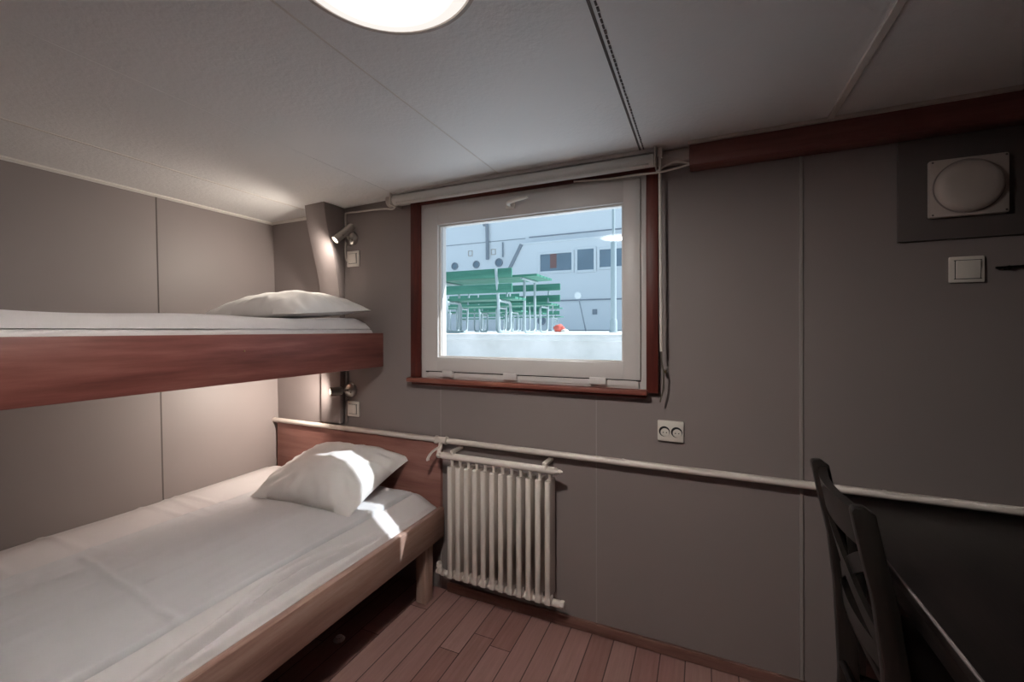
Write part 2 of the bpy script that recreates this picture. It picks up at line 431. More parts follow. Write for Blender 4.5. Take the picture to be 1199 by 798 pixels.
# white outer frame
o = MB(); a, b = 1.782, 1.872
o.box(-1.297, -1.262, a, b, -0.240, 0.632, 0.003).box(-0.240, -0.205, a, b, -0.240, 0.632, 0.003)
o.box(-1.27, -0.23, a, b, 0.600, 0.632, 0.003).box(-1.27, -0.23, a, b, -0.240, -0.212, 0.003)
fr = o.build('frame', M['upvc'], wf)
# sash
sx0, sx1, sz0, sz1 = -1.268, -0.228, -0.203, 0.607
gx0, gx1, gz0, gz1 = -1.192, -0.297, -0.134, 0.517
o = MB(); a, b = 1.770, 1.85
def ring(o, x0, x1, z0, z1, X0, X1, Z0, Z1, a, b, bev):
    o.box(x0, X0, a, b, z0, z1, bev).box(X1, x1, a, b, z0, z1, bev)
    o.box(X0 - .004, X1 + .004, a, b, Z1, z1, bev).box(X0 - .004, X1 + .004, a, b, z0, Z0, bev)
ring(o, sx0, sx1, sz0, sz1, gx0, gx1, gz0, gz1, a, b, 0.003)
sa = o.build('sash', M['upvc'], wf)
o = MB(); ring(o, gx0 - .002, gx1 + .002, gz0 - .002, gz1 + .002, gx0 + .007, gx1 - .007, gz0 + .007, gz1 - .007, 1.786, 1.800, 0.002)
o.build('glazing_bead', M['white_trim'], sa)
o = MB(); ring(o, gx0 - .002, gx1 + .002, gz0 - .002, gz1 + .002, gx0 + .005, gx1 - .005, gz0 + .005, gz1 - .005, 1.802, 1.806, 0.0)
o.build('gasket', M['gasket'], sa)
MB().box(gx0 - .001, gx1 + .001, 1.808, 1.812, gz0 - .001, gz1 + .001).build('pane', M['glass'], sa, smooth=0)
# dark gap between sash and frame
o = MB(); ring(o, -1.2635, -0.2325, -0.2085, 0.6035, -1.26, -0.235, -0.205, 0.60, 1.7805, 1.79, 0.0)
o.box(-1.268, -0.228, 1.7805, 1.786, -0.2095, -0.2028)
o.build('gasket', M['gasket'], wf)
for x0, x1 in ((-1.165, -1.105), (-0.835, -0.770), (-0.435, -0.365)):
    MB().box(x0, x1, 1.766, 1.79, -0.228, -0.198, 0.003).build('hinge', M['upvc'], wf)
for x0, x1 in ((-1.25, -1.167), (-1.10, -0.838), (-0.767, -0.438), (-0.362, -0.245)):
    MB().box(x0, x1, 1.778, 1.79, -0.231, -0.2075, 0.002).build('hinge_cover', M['upvc'], wf)
# handle
hx, hz = -0.795, 0.562
hb = MB().box(hx - .022, hx + .022, 1.756, 1.771, hz - .015, hz + .015, 0.005).build('handle', M['plastic'], wf)
pts = [(hx, 1.762, hz), (hx, 1.735, hz + .002), (hx + .012, 1.727, hz + .006), (hx + .05, 1.724, hz + .012), (hx + .10, 1.724, hz + .016)]
MB().tube(pts, [.009, .009, .009, .008, .006], 12).build('lever', M['plastic'], hb)

# ------------------------------------------------------------------ roller blind and its wand, cables
bl = thing('roller_blind', 'rolled-up white roller blind mounted above the window', 'blind', (-0.79, 1.735, 0.655))
MB().tube([(-1.425, 1.735, 0.656), (-0.172, 1.735, 0.656)], 0.0255, 24).build('fabric_roll', M['fabric_blind'], bl)
MB().box(-1.44, -0.16, 1.722, 1.80, 0.684, 0.700, 0.003).build('mounting_rail', M['upvc'], bl)
MB().tube([(-1.40, 1.716, 0.634), (-0.19, 1.716, 0.634)], 0.006, 10).build('bottom_bar', M['white_trim'], bl)
for x in (-1.434, -0.166):
    MB().box(x - .003, x + .003, 1.706, 1.80, 0.627, 0.70, 0.002).build('bracket', M['plastic'], bl)
w = thing('blind_wand', 'slim white wand hanging down the right side of the window', 'blind wand', (-0.149, 1.738, 0.70))
MB().tube([(-0.151, 1.738, 0.690), (-0.147, 1.742, -0.084)], 0.0055, 10).build('wand', M['plastic'], w)
MB().box(-0.160, -0.142, 1.73, 1.80, 0.665, 0.704, 0.002).build('wand_bracket', M['plastic'], w)
MB().tube([(-0.147, 1.742, -0.084), (-0.146, 1.745, -0.12), (-0.138, 1.75, -0.17), (-0.140, 1.755, -0.23), (-0.152, 1.76, -0.282)], 0.003, 8).build('pull_cord', M['cord'], w)
tag(MB().lathe([(0.006, 0), (0.004, 0.004), (0.003, 0.02), (0.007, 0.024), (0.006, 0.03), (0, 0.031)], (-0.137, BY, -0.165), (0, -1, 0), 14).build('cord_hook', M['brass'], origin=(-0.137, BY, -0.165)),
    'small brass cord hook on the wall right of the window', 'hook')
def smooth_path(pts, n=6):
    P = [V(p) for p in pts]; P = [P[0] * 2 - P[1]] + P + [P[-1] * 2 - P[-2]]; out = []
    for i in range(1, len(P) - 2):
        for k in range(n):
            t = k / n; a, b, c, d = P[i - 1], P[i], P[i + 1], P[i + 2]
            out.append(0.5 * ((2 * b) + (c - a) * t + (2 * a - 5 * b + 4 * c - d) * t * t + (3 * b - a - 3 * c + d) * t ** 3))
    out.append(P[-2]); return out
c = thing('power_cable', 'white cable looping from the red beam to above the window', 'cable', (-0.2, 1.74, 0.63))
MB().tube(smooth_path([(-0.044, 1.735, 0.622), (-0.09, 1.738, 0.637), (-0.13, 1.742, 0.630), (-0.165, 1.745, 0.614)]), 0.004, 8).build('strand', M['cable'], c)
MB().tube(smooth_path([(-0.044, 1.728, 0.617), (-0.10, 1.725, 0.607), (-0.16, 1.725, 0.603), (-0.24, 1.742, 0.612), (-0.36, 1.765, 0.62), (-0.5, 1.766, 0.63)]), 0.004, 8).build('strand', M['cable'], c)
tag(MB().tube(smooth_path([(-1.43, 1.75, 0.635), (-1.47, 1.772, 0.628), (-1.53, 1.785, 0.640), (-1.62, 1.788, 0.645), (-1.72, 1.788, 0.646), (-1.80, 1.788, 0.648), (-1.812, 1.79, 0.635), (-1.812, 1.792, 0.58), (-1.808, 1.792, 0.54)]), 0.005, 8).build('lamp_cable', M['cable'], origin=(-1.6, 1.79, 0.64)),
    'white cable running along the ceiling from the blind to the upper reading lamp', 'cable')
tag(MB().tube(smooth_path([(-1.812, 1.792, 0.50), (-1.815, 1.792, 0.44), (-1.81, 1.792, 0.395), (-1.795, 1.793, 0.375), (-1.795, 1.793, 0.372)]), 0.004, 8).build('lamp_cable', M['cable'], origin=(-1.81, 1.79, 0.43)),
    'short white cable between upper reading lamp and upper switch', 'cable')
tag(MB().tube([(-1.806, 1.793, -0.05), (-1.806, 1.793, -0.51)], 0.007, 12).build('cable_conduit', M['wall'], origin=(-1.806, 1.793, -0.28)),
    'taupe painted conduit running down beside the lower bunk switch', 'conduit')

# ------------------------------------------------------------------ heating pipe and radiator
PZ, PY = -0.540, 1.772
pp = thing('heating_pipe', 'cream heating pipe running along the whole back wall', 'pipe', (-0.6, PY, PZ))
MB().tube([(wall_x(PZ) + .002, PY, PZ), (RX, PY, PZ)], 0.0135, 18).build('pipe', M['pipe'], pp)
MB().lathe([(.0135, -.036), (.019, -.034), (.0205, -.026), (.0165, -.02), (.0165, .02), (.0205, .026), (.019, .034), (.0135, .036)], (-1.172, PY, PZ), (1, 0, 0), 20).build('tee_fitting', M['pipe'], pp)
for x in (-2.0, -0.3, 0.55):
    MB().box(x - .006, x + .006, PY, BY, PZ - .008, PZ + .008, .002).build('pipe_clip', M['pipe'], pp)

rd = thing('radiator', 'cream twelve-column radiator below the window', 'radiator', (-0.85, 1.75, FL))
NX = 12; x0, x1 = -1.083, -0.600; pitch = (x1 - x0) / (NX - 1)
ctop_z, cbot_z = -0.640, -1.150
yf, yb = 1.698, 1.778
hz_ = -0.594
MB().tube([(-1.135, 1.715, hz_), (-1.128, 1.715, hz_), (-0.572, 1.715, hz_), (-0.566, 1.715, hz_)], [.011, .0155, .0155, .011], 18).build('top_header', M['radiator'], rd)
MB().tube([(-1.125, 1.735, cbot_z - .012), (-1.12, 1.735, cbot_z - .012), (-0.555, 1.735, cbot_z - .012), (-0.550, 1.735, cbot_z - .012)], [.011, .015, .015, .011], 18).build('bottom_header', M['radiator'], rd)
for i in range(NX):
    x = x0 + i * pitch; c = MB(); w = 0.0125
    # deep flat section with a rounded front tube
    pl = [(x - w * .9, yb), (x + w * .9, yb), (x + w * .9, yf + .02), (x + w, yf + .012)]
    for k in range(1, 7):
        a = math.radians(k * 180 / 7); pl.append((x + w * math.cos(a), yf + .010 - .010 * math.sin(a)))
    pl += [(x - w, yf + .012), (x - w * .9, yf + .02)]
    c.prism(pl, cbot_z + .01, ctop_z, 'Z', 0.0025)
    # neck bending up to the header
    c.tube(smooth_path([(x + .004, 1.722, ctop_z - .005), (x + .006, 1.720, ctop_z + .012), (x + .006, 1.717, ctop_z + .034)], 4), [.008, .0075, .007, .007, .007, .007, .007, .008, .008], 10)
    # foot on the lower header
    c.box(x - .0135, x + .0135, yf + .002, 1.745, cbot_z - .012, cbot_z + .022, .005)
    c.build('column', M['radiator'], rd)
for x in (-1.075, -0.615):
    b = MB().box(x - .012, x + .012, 1.715, BY, -0.578, -0.566, .002).box(x + .004, x + .012, 1.70, 1.73, -0.60, -0.566, .002)
    b.build('wall_bracket', M['radiator'], rd)
MB().lathe([(.0155, 0), (.012, .006), (.0075, .012), (.009, .018), (.0035, .03), (0, .032)], (-0.566, 1.715, hz_), (1, 0, 0), 14).build('air_valve', M['radiator'], rd)
MB().lathe([(.0155, 0), (.017, .004), (.017, .016), (.012, .020)], (-0.552, 1.735, cbot_z - .012), (1, 0, 0), 6).build('end_plug', M['radiator'], rd)
v = MB().lathe([(.009, 0), (.015, .004), (.015, .02), (.011, .026), (.011, .05)], (-1.125, 1.735, cbot_z - .012), (-1, 0, 0), 14)
v.lathe([(.012, 0), (.015, .012), (.012, .034), (.016, .04), (.012, .055), (0, .057)], (-1.152, 1.735, cbot_z - .014), (0, -.25, 1), 14)
v.build('lower_valve', M['radiator'], rd)
v = MB().tube(smooth_path([(-1.172, PY, PZ), (-1.165, 1.75, -0.57), (-1.155, 1.725, -0.588), (-1.132, 1.715, hz_)], 4), .010, 12)
v.lathe([(.012, -.012), (.015, -.006), (.015, .006), (.012, .012)], (-1.145, 1.715, hz_), (1, 0, 0), 6)
vv = v.build('upper_valve', M['pipe'], rd)
MB().tube(smooth_path([(-1.163, 1.745, -0.565), (-1.172, 1.705, -0.575), (-1.185, 1.695, -0.592), (-1.194, 1.69, -0.612), (-1.192, 1.69, -0.62)], 4), [.006] * 8 + [.007] * 4 + [.008] * 5, 10).build('valve_lever', M['pipe'], vv)

# ------------------------------------------------------------------ bunks
# lower bunk
lb = thing('lower_bunk', 'lower bunk bed with worn brown side rail and red headboard', 'bed', (-1.76, 0.75, FL))
RAILX = -1.150; RT, RB = -0.862, -1.002; Y0 = -0.32; YE = 1.765
MB().box(RAILX - .030, RAILX, Y0, YE, RB, RT, .004).build('side_rail', M['rail_wood'], lb)
hb = MB().prism([(-2.345, -0.556), (-1.180, -0.556), (-1.180, -0.90), (-2.345, -0.90)], 1.775, 1.798, 'Y', .003)
hb.build('headboard', M['headboard'], lb)
MB().box(-2.33, RAILX - .032, Y0, Y0 + .03, RB, RT, .004).build('foot_rail', M['rail_wood'], lb)
MB().box(-2.33, RAILX - .032, Y0 + .032, 1.76, -0.955, -0.935, .003).build('base_board', M['rail_wood'], lb)
MB().box(-1.238, RAILX - .032, 1.655, 1.715, FL, RB + .06, .004).build('leg', M['leg_wood'], lb)
MB().box(-1.238, RAILX - .032, Y0 + .04, Y0 + .10, FL, RB + .06, .004).build('leg', M['leg_wood'], lb)
for y in (1.655, Y0 + .04):
    MB().box(-2.32, -2.26, y, y + .06, FL, -0.955, .004).build('leg', M['leg_wood'], lb)

MX0 = -2.352; MX1 = -1.187; MY0 = Y0 + .04; MY1 = 1.762
def bed_top(x, y):
    z = -0.800
    z += 0.004 * nz(x * 3, y * 1.3) + 0.002 * nz(x * 9, y * 7, 2)
    # hump along the wall
    z += 0.020 * sst(-2.0, -2.22, x) * (0.55 + 0.45 * nz(y * 2.3, 1.7)) - 0.018 * sst(-2.27, -2.352, x)
    # fine cross wrinkles near the wall
    for yw, s in ((0.78, .5), (1.10, .35), (1.17, -.6), (1.24, .3), (0.60, .2)):
        d = (y - yw - s * 0.12 * (x + 2.1)) / 0.012
        z += 0.0045 * math.exp(-d * d) * sst(-1.85, -2.1, x)
    # slope to the rail
    t = sst(-1.315, -1.180, x); z -= 0.050 * t + 0.016 * sst(-1.200, -1.187, x)
    # long sagging folds in the slope
    for f0, bow, ya, yb_, am in ((-1.203, .030, 0.45, 1.45, .020), (-1.212, .050, 0.70, 1.30, .015)):
        q = max(0.0, min(1.0, (y - ya) / (yb_ - ya))); f = f0 - bow * math.sin(PI * q)
        amp = sst(ya - .1, ya + .25, y) * (1 - sst(yb_ - .25, yb_, y))
        d = (x - f) / 0.006; z -= am * amp * math.exp(-d * d); d = (x - f + .016) / 0.010; z += 0.55 * am * amp * math.exp(-d * d)
    # end rounding by the headboard
    z -= 0.022 * sst(1.69, 1.762, y) ** 2
    return z
mt = thing('mattress', 'white sheeted mattress on the lower bunk', 'mattress', (-1.76, 0.75, -0.93))
NU, NV = 190, 200
def mtop(u, v):
    x = MX0 + (1 - (1 - u) ** 1.7) * (MX1 - MX0); y = MY0 + v * (MY1 - MY0); return (x, y, bed_top(x, y))
def mbot(u, v):
    x = MX0 + (1 - (1 - u) ** 1.7) * (MX1 - .015 - MX0); y = MY0 + v * (MY1 - MY0)
    return (min(x, MX1 - .016), y, -0.934)
MB().slab(mtop, mbot, NU, NV).build('sheet_cover', M['sheet'], mt, smooth=60)
MB().tube([(-1.1885, MY0 + .02, -0.870), (-1.1885, MY1 - .01, -0.868)], 0.003, 8).build('piping', M['sheet'], mt)

# flat duvet folded lengthwise over the mattress
def dtop(u, v):
    u = 1 - (1 - u) ** 1.7
    y = MY0 + .02 + v * (1.715 - MY0 - .02); x = -2.03 + 0.012 * nz(y * 1.5, 4) + u * (-1.298 - (-2.03)) + 0.006 * nz(y * 1.1, 9) * (u > .5)
    e = min(u / .03, (1 - u) / .010, (1 - v) / .02, 1.0); e = max(0, e) ** 0.5
    z = bed_top(x, y) + 0.001 + 0.016 * e
    z += 0.003 * nz(x * 14 + y * 1.0, y * 1.6, 5) + 0.0015 * nz(x * 30, y * 3, 7)
    d = (y - 0.69 + 0.09 * (x + 1.4) - 0.012 * nz(x * 5, 2)) / 0.011; z += 0.009 * math.exp(-d * d) * sst(-2.0, -1.9, x)
    for q, (xa, s) in enumerate(((-1.86, .08), (-1.72, -.05), (-1.58, .06), (-1.93, .03))):
        d = (x - xa - s * (y - .6)) / 0.016; z += 0.0035 * math.exp(-d * d) * sst(1.3, .5, y)
    return (x, y, z)
def dbot(u, v):
    x, y, z = dtop(u, v); return (x, y, bed_top(x, y) + 0.0005)
tag(MB().slab(dtop, dbot, 110, 240).build('duvet', M['duvet'], origin=(-1.65, .7, -.79), smooth=60),
    'pale grey-white duvet spread flat along the lower mattress', 'duvet')

def pillow_mb(L, W, Tk, mtx, seed, flat=0.35, wr=0.006, sag=None):
    def pt(u, v, sgn):
        a, b = u * 2 - 1, v * 2 - 1
        ex = 1 - 0.055 * (1 - b * b) ** 0 * (b * b) * 0 - 0.05 * (1 - abs(b) ** 2.2) * 0
        # pinched corners: sides bow inwards between the corners
        px = a * L / 2 * (1 - 0.07 * (1 - b * b) * abs(a) ** 3)
        py = b * W / 2 * (1 - 0.09 * (1 - a * a) * abs(b) ** 3)
        h = max(0, (1 - abs(a) ** 2.6)) ** 0.55 * max(0, (1 - abs(b) ** 2.4)) ** 0.55
        z = Tk * h * (1.0 if sgn > 0 else -flat)
        if sgn > 0:
            z += wr * nz(a * 2.2 + seed, b * 2.2) * h ** .5 * 2 + wr * nz(a * 5 + seed, b * 4, 3) * h ** .5
            edge = max(abs(a), abs(b))
            ang = math.atan2(b, a)
            z += wr * 0.7 * math.sin(ang * 22 + seed * 3 + 3 * nz(a * 3, b * 3, seed)) * sst(.55, .8, edge) * (1 - sst(.93, 1.0, edge))
        p = V((px, py, z))
        if sag: p = sag(p, a, b)
        return p
    m = MB().slab(lambda u, v: pt(u, v, 1), lambda u, v: pt(u, v, -1), 56, 48)
    m.xform(mtx); return m
def mtx(loc, rx=0, ry=0, rz=0):
    return Matrix.Translation(V(loc)) @ Matrix.Rotation(rz, 4, 'Z') @ Matrix.Rotation(ry, 4, 'Y') @ Matrix.Rotation(rx, 4, 'X')

# lower pillow leans on the headboard
lp = pillow_mb(0.60, 0.46, 0.130, mtx((-1.665, 1.565, -0.724), rx=math.radians(16), rz=math.radians(2)), 3.0, flat=0.26, wr=0.007)
tag(lp.build('pillow', M['pillow'], origin=(-1.66, 1.56, -0.79), smooth=60), 'white pillow leaning on the headboard of the lower bunk', 'pillow')

# upper bunk
ub = thing('upper_bunk', 'upper bunk with deep red mahogany side rail', 'bed', (-1.94, 0.75, -0.19))
UX = -1.52; UT, UB = -0.015, -0.190
MB().box(UX - .030, UX, Y0, 1.760, UB, UT, .004).build('side_rail', M['mahogany'], ub)
MB().box(-2.36, UX - .031, Y0, 1.755, -0.150, -0.125, .003).build('base_board', M['rail_wood'], ub)
MB().box(-2.36, UX - .031, Y0, Y0 + .025, -0.124, UT, .003).build('foot_rail', M['mahogany'], ub)
MB().lathe([(.0035, 0), (.003, .0015), (0, .002)], (UX, 1.02, -0.075), (1, 0, 0), 10).build('screw', M['brass'], ub)
um = thing('mattress', 'white sheeted mattress on the upper bunk', 'mattress', (-1.95, 0.75, -0.124))
def utop(u, v):
    x = -2.368 + u * (-1.556 + 2.368); y = Y0 + .03 + v * (1.738 - Y0 - .03)
    e = sst(0, .02, u) * sst(0, .016, 1 - u) * sst(0, .010, 1 - v)
    return (x, y, -0.030 + 0.034 * e ** .5 + 0.0015 * nz(x * 4, y * 3))
def ubot(u, v):
    x, y, z = utop(u, v); return (x, y, -0.124)
MB().slab(utop, ubot, 150, 150).build('sheet_cover', M['sheet'], um, smooth=60)
def vtop(u, v):
    y = Y0 + .06 + v * (1.71 - Y0 - .06); x = -2.37 + u * (-1.566 + 2.37) + 0.006 * nz(y * 3, 1) * (u > .5)
    e = max(0, min(u / .06, (1 - u) / .06, (1 - v) / .03, 1)) ** .5
    z = 0.009 + 0.046 * e + 0.005 * nz(x * 5, y * 2.2, 4) + 0.0035 * math.sin(y * 9 + 4 * x) * e
    z += 0.006 * sst(.6, .0, y)
    return (x, y, z)
def vbot(u, v):
    x, y, z = vtop(u, v); return (x + .004 * (u > .9), y, 0.0055)
tag(MB().slab(vtop, vbot, 50, 140).build('duvet', M['sheet'], origin=(-1.96, .7, .02), smooth=60), 'white duvet spread flat along the upper mattress', 'duvet')
up = pillow_mb(0.62, 0.46, 0.105, mtx((-1.875, 1.490, 0.086), rx=math.radians(4), rz=math.radians(1)), 8.0, flat=0.25, wr=0.006)
tag(up.build('pillow', M['pillow'], origin=(-1.92, 1.48, .06), smooth=60), 'white pillow lying on the upper bunk', 'pillow')

# ------------------------------------------------------------------ lamps
cl = thing('ceiling_lamp', 'round ceiling lamp with glowing frosted cover and thin dark rim', 'ceiling lamp', (-0.53, 0.60, 0.70))
MB().lathe([(.17, 0), (.180, .006), (.185, .03), (.1865, .040), (.184, .046), (.176, .046), (.174, .038), (0, .037)], (-0.53, 0.60, 0.70), (0, 0, -1), 64).build('rim', M['plastic_grey'], cl)
MB().lathe([(.1735, .0385), (.172, .046), (.165, .052), (.14, .058), (.10, .062), (.05, .064), (0, .0645)], (-0.53, 0.60, 0.70), (0, 0, -1), 64).build('lamp_cover', M['diffuser'], cl)

def reading_lamp(label, base, tip0, tip1, r):
    g = thing('reading_lamp', label, 'reading lamp', base, 'reading lamps at the bunk heads')
    b = V(base); p0, p1 = V(tip0), V(tip1); ax = (p1 - p0).normalized(); L = (p1 - p0).length
    MB().lathe([(.040, 0), (.041, .004), (.038, .014), (.024, .024), (0, .026)], b, (0, -1, 0), 28).build('wall_plate', M['chrome'], g)
    mid = p0 + ax * L * .25
    MB().tube(smooth_path([b + V((0, -.02, 0)), b + V((0, -.04, 0.0)), (b + V((0, -.045, 0))) * .4 + mid * .6, mid], 4), .0065, 10).build('arm', M['chrome'], g)
    h = MB().lathe([(0, -.006), (r * .6, -.004), (r * .9, .004), (r, .014), (r, L - .012), (r * 1.06, L - .008), (r * 1.06, L), (r * .9, L), (r * .86, L - .012), (0, L - .012)], p0, ax, 24).build('lamp_head', M['chrome'], g)
    MB().lathe([(r * .85, L - .010), (r * .84, L - .006), (r * .4, L - .002), (0, L - .001)], p0, ax, 20).build('lens', M['lens'], h)
    return g
reading_lamp('chrome reading lamp above the upper bunk pillow', (-1.772, BY, 0.505), (-1.713, 1.742, 0.556), (-1.752, 1.658, 0.470), 0.021)
reading_lamp('chrome reading lamp under the upper bunk', (-1.782, BY, -0.330), (-1.787, 1.742, -0.328), (-1.822, 1.688, -0.330), 0.023)
def spot(name, loc, target, power, size, color=(1, .91, .80), rad=.012, blend=.8):
    l = bpy.data.lights.new(name, 'SPOT'); l.energy = power; l.spot_size = math.radians(size); l.spot_blend = blend
    l.color = color; l.shadow_soft_size = rad
    o = bpy.data.objects.new(name, l); COL.objects.link(o); o.location = V(loc) + V((0, 0, H))
    o.rotation_euler = (V(target) - V(loc)).to_track_quat('-Z', 'Y').to_euler(); return o
spot('reading_light_upper', (-1.757, 1.646, 0.458), (-2.4, 1.25, 0.10), 14.0, 164, blend=1.0)
spot('reading_light_lower', (-1.832, 1.672, -0.331), (-2.36, 1.46, -0.40), 24.0, 160, blend=1.0)

# ------------------------------------------------------------------ switches, socket, fan, hook
def rocker(label, x0, x1, z0, z1, r0, r1, q0, q1):
    g = thing('light_switch', label, 'light switch', ((x0 + x1) / 2, BY, (z0 + z1) / 2))
    MB().box(x0, x1, BY - .010, BY, z0, z1, .003).build('cover_plate', M['plastic'], g)
    o = MB(); ring(o, r0 - .002, r1 + .002, q0 - .002, q1 + .002, r0, r1, q0, q1, BY - .0105, BY - .006, 0); o.build('gap', M['gasket'], g)
    m = Matrix.Translation((0, BY - .012, (q0 + q1) / 2)) @ Matrix.Rotation(math.radians(4), 4, 'X') @ Matrix.Translation((0, -(BY - .012), -(q0 + q1) / 2))
    MB().box(r0, r1, BY - .015, BY - .009, q0, q1, .002, mtx=m).build('rocker', M['plastic'], g)
rocker('small white light switch beside the upper reading lamp', -1.803, -1.717, .350, .436, -1.786, -1.734, .368, .420)
rocker('small white light switch under the upper bunk', -1.803, -1.717, -.476, -.392, -1.786, -1.734, -.459, -.409)
rocker('white light switch below the round fan', .710, .792, .146, .227, .724, .781, .158, .214)

sk = thing('power_socket', 'white double power socket right of the window', 'power socket', (-0.116, BY, -0.40))
pl = MB().box(-.165, -.068, BY - .012, BY, -.441, -.359, .004); pl.build('cover_plate', M['plastic'], sk)
for x in (-.139, -.094):
    q = MB().lathe([(.0205, 0), (.0205, .0012), (.0175, .0016), (.016, -.000), (0, -.001)], (x, BY - .0125, -.402), (0, -1, 0), 24)
    q = q.build('outlet', M['gasket'], sk)
    MB().lathe([(.0165, .0012), (.0150, .0022), (0, .0022)], (x + .002, BY - .0125, -.4055), (0, -1, 0), 24).build('outlet_face', M['plastic'], q)
    for dx in (-.006, .006):
        MB().lathe([(.0022, .0022), (.0022, .003), (0, .003)], (x + dx + .002, BY - .0125, -.4055), (0, -1, 0), 10).build('pin_hole', M['gasket'], q)

ap = tag(MB().box(.583, RX - .004, BY - .012, BY, .284, .611, .002).build('access_panel', M['wall_dark'], origin=(.8, BY, .45)), 'dark taupe access panel around the round fan', 'panel')
vf = thing('extractor_fan', 'square off-white extractor fan with round domed cover', 'fan', (.745, BY - .012, .44))
MB().box(.654, .838, BY - .032, BY - .0125, .350, .531, .006).build('cover_plate', M['plastic_grey'], vf)
MB().lathe([(.080, 0), (.080, .006), (.077, .014), (.068, .021), (.050, .025), (.030, .0265), (0, .0255)], (.744, BY - .033, .440), (0, -1, 0), 48).build('dome', M['plastic_grey'], vf)
o = MB().lathe([(.0835, -.001), (.0835, .0012), (.079, .0012), (.079, -.001)], (.744, BY - .033, .440), (0, -1, 0), 48); o.build('dome_gap', M['wall'], vf)
for x in (.662, .830):
    for z in (.358, .523):
        MB().lathe([(.003, 0), (.0025, .001), (0, .0012)], (x, BY - .032, z), (0, -1, 0), 8).build('screw', M['joint'], vf)
dh = thing('door_hook', 'dark iron hook bar beside the light switch below the fan', 'hook', (.87, BY, .187))
MB().tube(smooth_path([(.815, BY - .012, .187), (.85, BY - .014, .188), (.93, BY - .014, .190), (1.0, BY - .012, .192)]), .0035, 8).build('hook_bar', M['iron'], dh)
MB().lathe([(.005, 0), (.004, .012), (.006, .018), (0, .02)], (.842, BY, .186), (0, -1, 0), 10).build('staple', M['iron'], dh)

# ------------------------------------------------------------------ desk
dk = thing('desk', 'black wooden desk along the right wall', 'desk', (.73, 1.05, FL))
DT = -0.563
MB().box(.408, RX - .004, .30, 1.790, DT - .028, DT, .004).build('desk_top', M['black_wood'], dk)
MB().box(.4065, .4115, .305, 1.785, DT - .0055, DT + .0006, .0015).build('worn_edge_highlight', M['wall'], dk)['label'] = 'pale strip for the highlight on the worn front edge'  # pale strip colours in the lamp's highlight along the worn desk edge
MB().box(.435, .455, .36, 1.72, DT - .105, DT - .029, .002).build('apron', M['black_wood'], dk)
MB().box(.46, RX - .03, .345, .365, DT - .105, DT - .029, .002).build('apron', M['black_wood'], dk)
for x in (.43, RX - .075):
    for y in (.33, 1.72):
        MB().box(x, x + .05, y, y + .05, FL, DT - .029, .003).build('leg', M['black_wood_z'], dk)

# ------------------------------------------------------------------ chair (faces the desk, back towards the bunks)
ch = thing('dining_chair', 'black wooden cross-back chair pushed up to the desk', 'chair', (.58, 1.375, FL))
def post_x(z):       # centre of the rear posts, leaning back above the seat
    K = ((-1.30, .372), (-1.03, .392), (-.75, .379), (-.60, .363), (-.52, .345), (-.38, .318))
    for (za, xa), (zb, xb) in zip(K, K[1:]):
        if z <= zb: break
    return xa + (xb - xa) * max(0, min(1, (z - za) / (zb - za)))
def post(y, name='rear_leg'):
    m = MB(); n = 26; d = .044
    poly = []
    zs = [FL + (-.405 - FL) * i / n for i in range(n + 1)]
    for z in zs: poly.append((post_x(z) - d * .5, z))
    poly.append((post_x(-.39) - d * .35, -.395)); poly.append((post_x(-.39) + .006, -.392)); poly.append((post_x(-.39) + d * .4, -.402))
    for z in reversed(zs): poly.append((post_x(z) + d * (.5 + .12 * sst(-.6, -.86, z) - .1 * sst(-.95, -1.28, z)), z))
    m.prism(poly, y - .015, y + .015, 'Y', .004); return m.build(name, M['black_wood_z'], ch)
YN, YF = 1.185, 1.565
post(YN); post(YF)
# curved top rail
def railm(z0, z1, bow, th, name):
    m = MB()
    def f(side):
        def g(u, v):
            y = YN + .014 + u * (YF - YN - .028); z = z0 + v * (z1 - z0)
            xx = post_x(z) - bow * (1 - (2 * u - 1) ** 2) + .004
            return (xx + side * th / 2, y, z)
        return g
    m.slab(f(-1), f(1), 16, 4); return m.build(name, M['black_wood_z'], ch)
railm(-.500, -.412, .022, .022, 'top_rail')
railm(-.775, -.722, .018, .020, 'lower_rail')
for s in (1, -1):
    pts = []; m = MB()
    def xb(side):
        def g(u, v):
            y = YN + .014 + u * (YF - YN - .028); zc = (-.515 + (-.20) * u) if s > 0 else (-.715 + .20 * u)
            z = zc - .023 + v * .046
            return (post_x(z) - .018 * (1 - (2 * u - 1) ** 2) + .004 * s + side * .006, y, z)
        return g
    m.slab(xb(-1), xb(1), 16, 2).build('cross_brace', M['black_wood_z'], ch)
MB().box(.385, .79, 1.155, 1.595, -.852, -.828, .008).build('seat', M['black_wood'], ch)
MB().box(.415, .765, 1.195, 1.555, -.905, -.853, .003).build('seat_frame', M['black_wood'], ch)
for y in (1.175, 1.575):
    MB().bar((.755, y, -.853), (.765, y, FL), .036, .036, (1, 0, 0), .004).build('front_leg', M['black_wood_z'], ch)
    MB().tube([(.39, y, -1.03), (.76, y, -1.06)], .010, 10).build('stretcher', M['black_wood'], ch)
MB().tube([(.378, YN, -.985), (.378, YF, -.985)], .010, 10).build('stretcher', M['black_wood'], ch)

tag(MB().lathe([(0, 0), (.02, .001), (.024, .006), (.012, .014), (.014, .018), (0, .02)], (-1.376, 1.322, FL), (0, 0, 1), 9).build('floor_lump', M['sheet'], origin=(-1.376, 1.322, FL), smooth=0),
    'small white scrap lying on the floor under the lower bunk', 'lump')  # small white lump set on the floor below the lower bunk

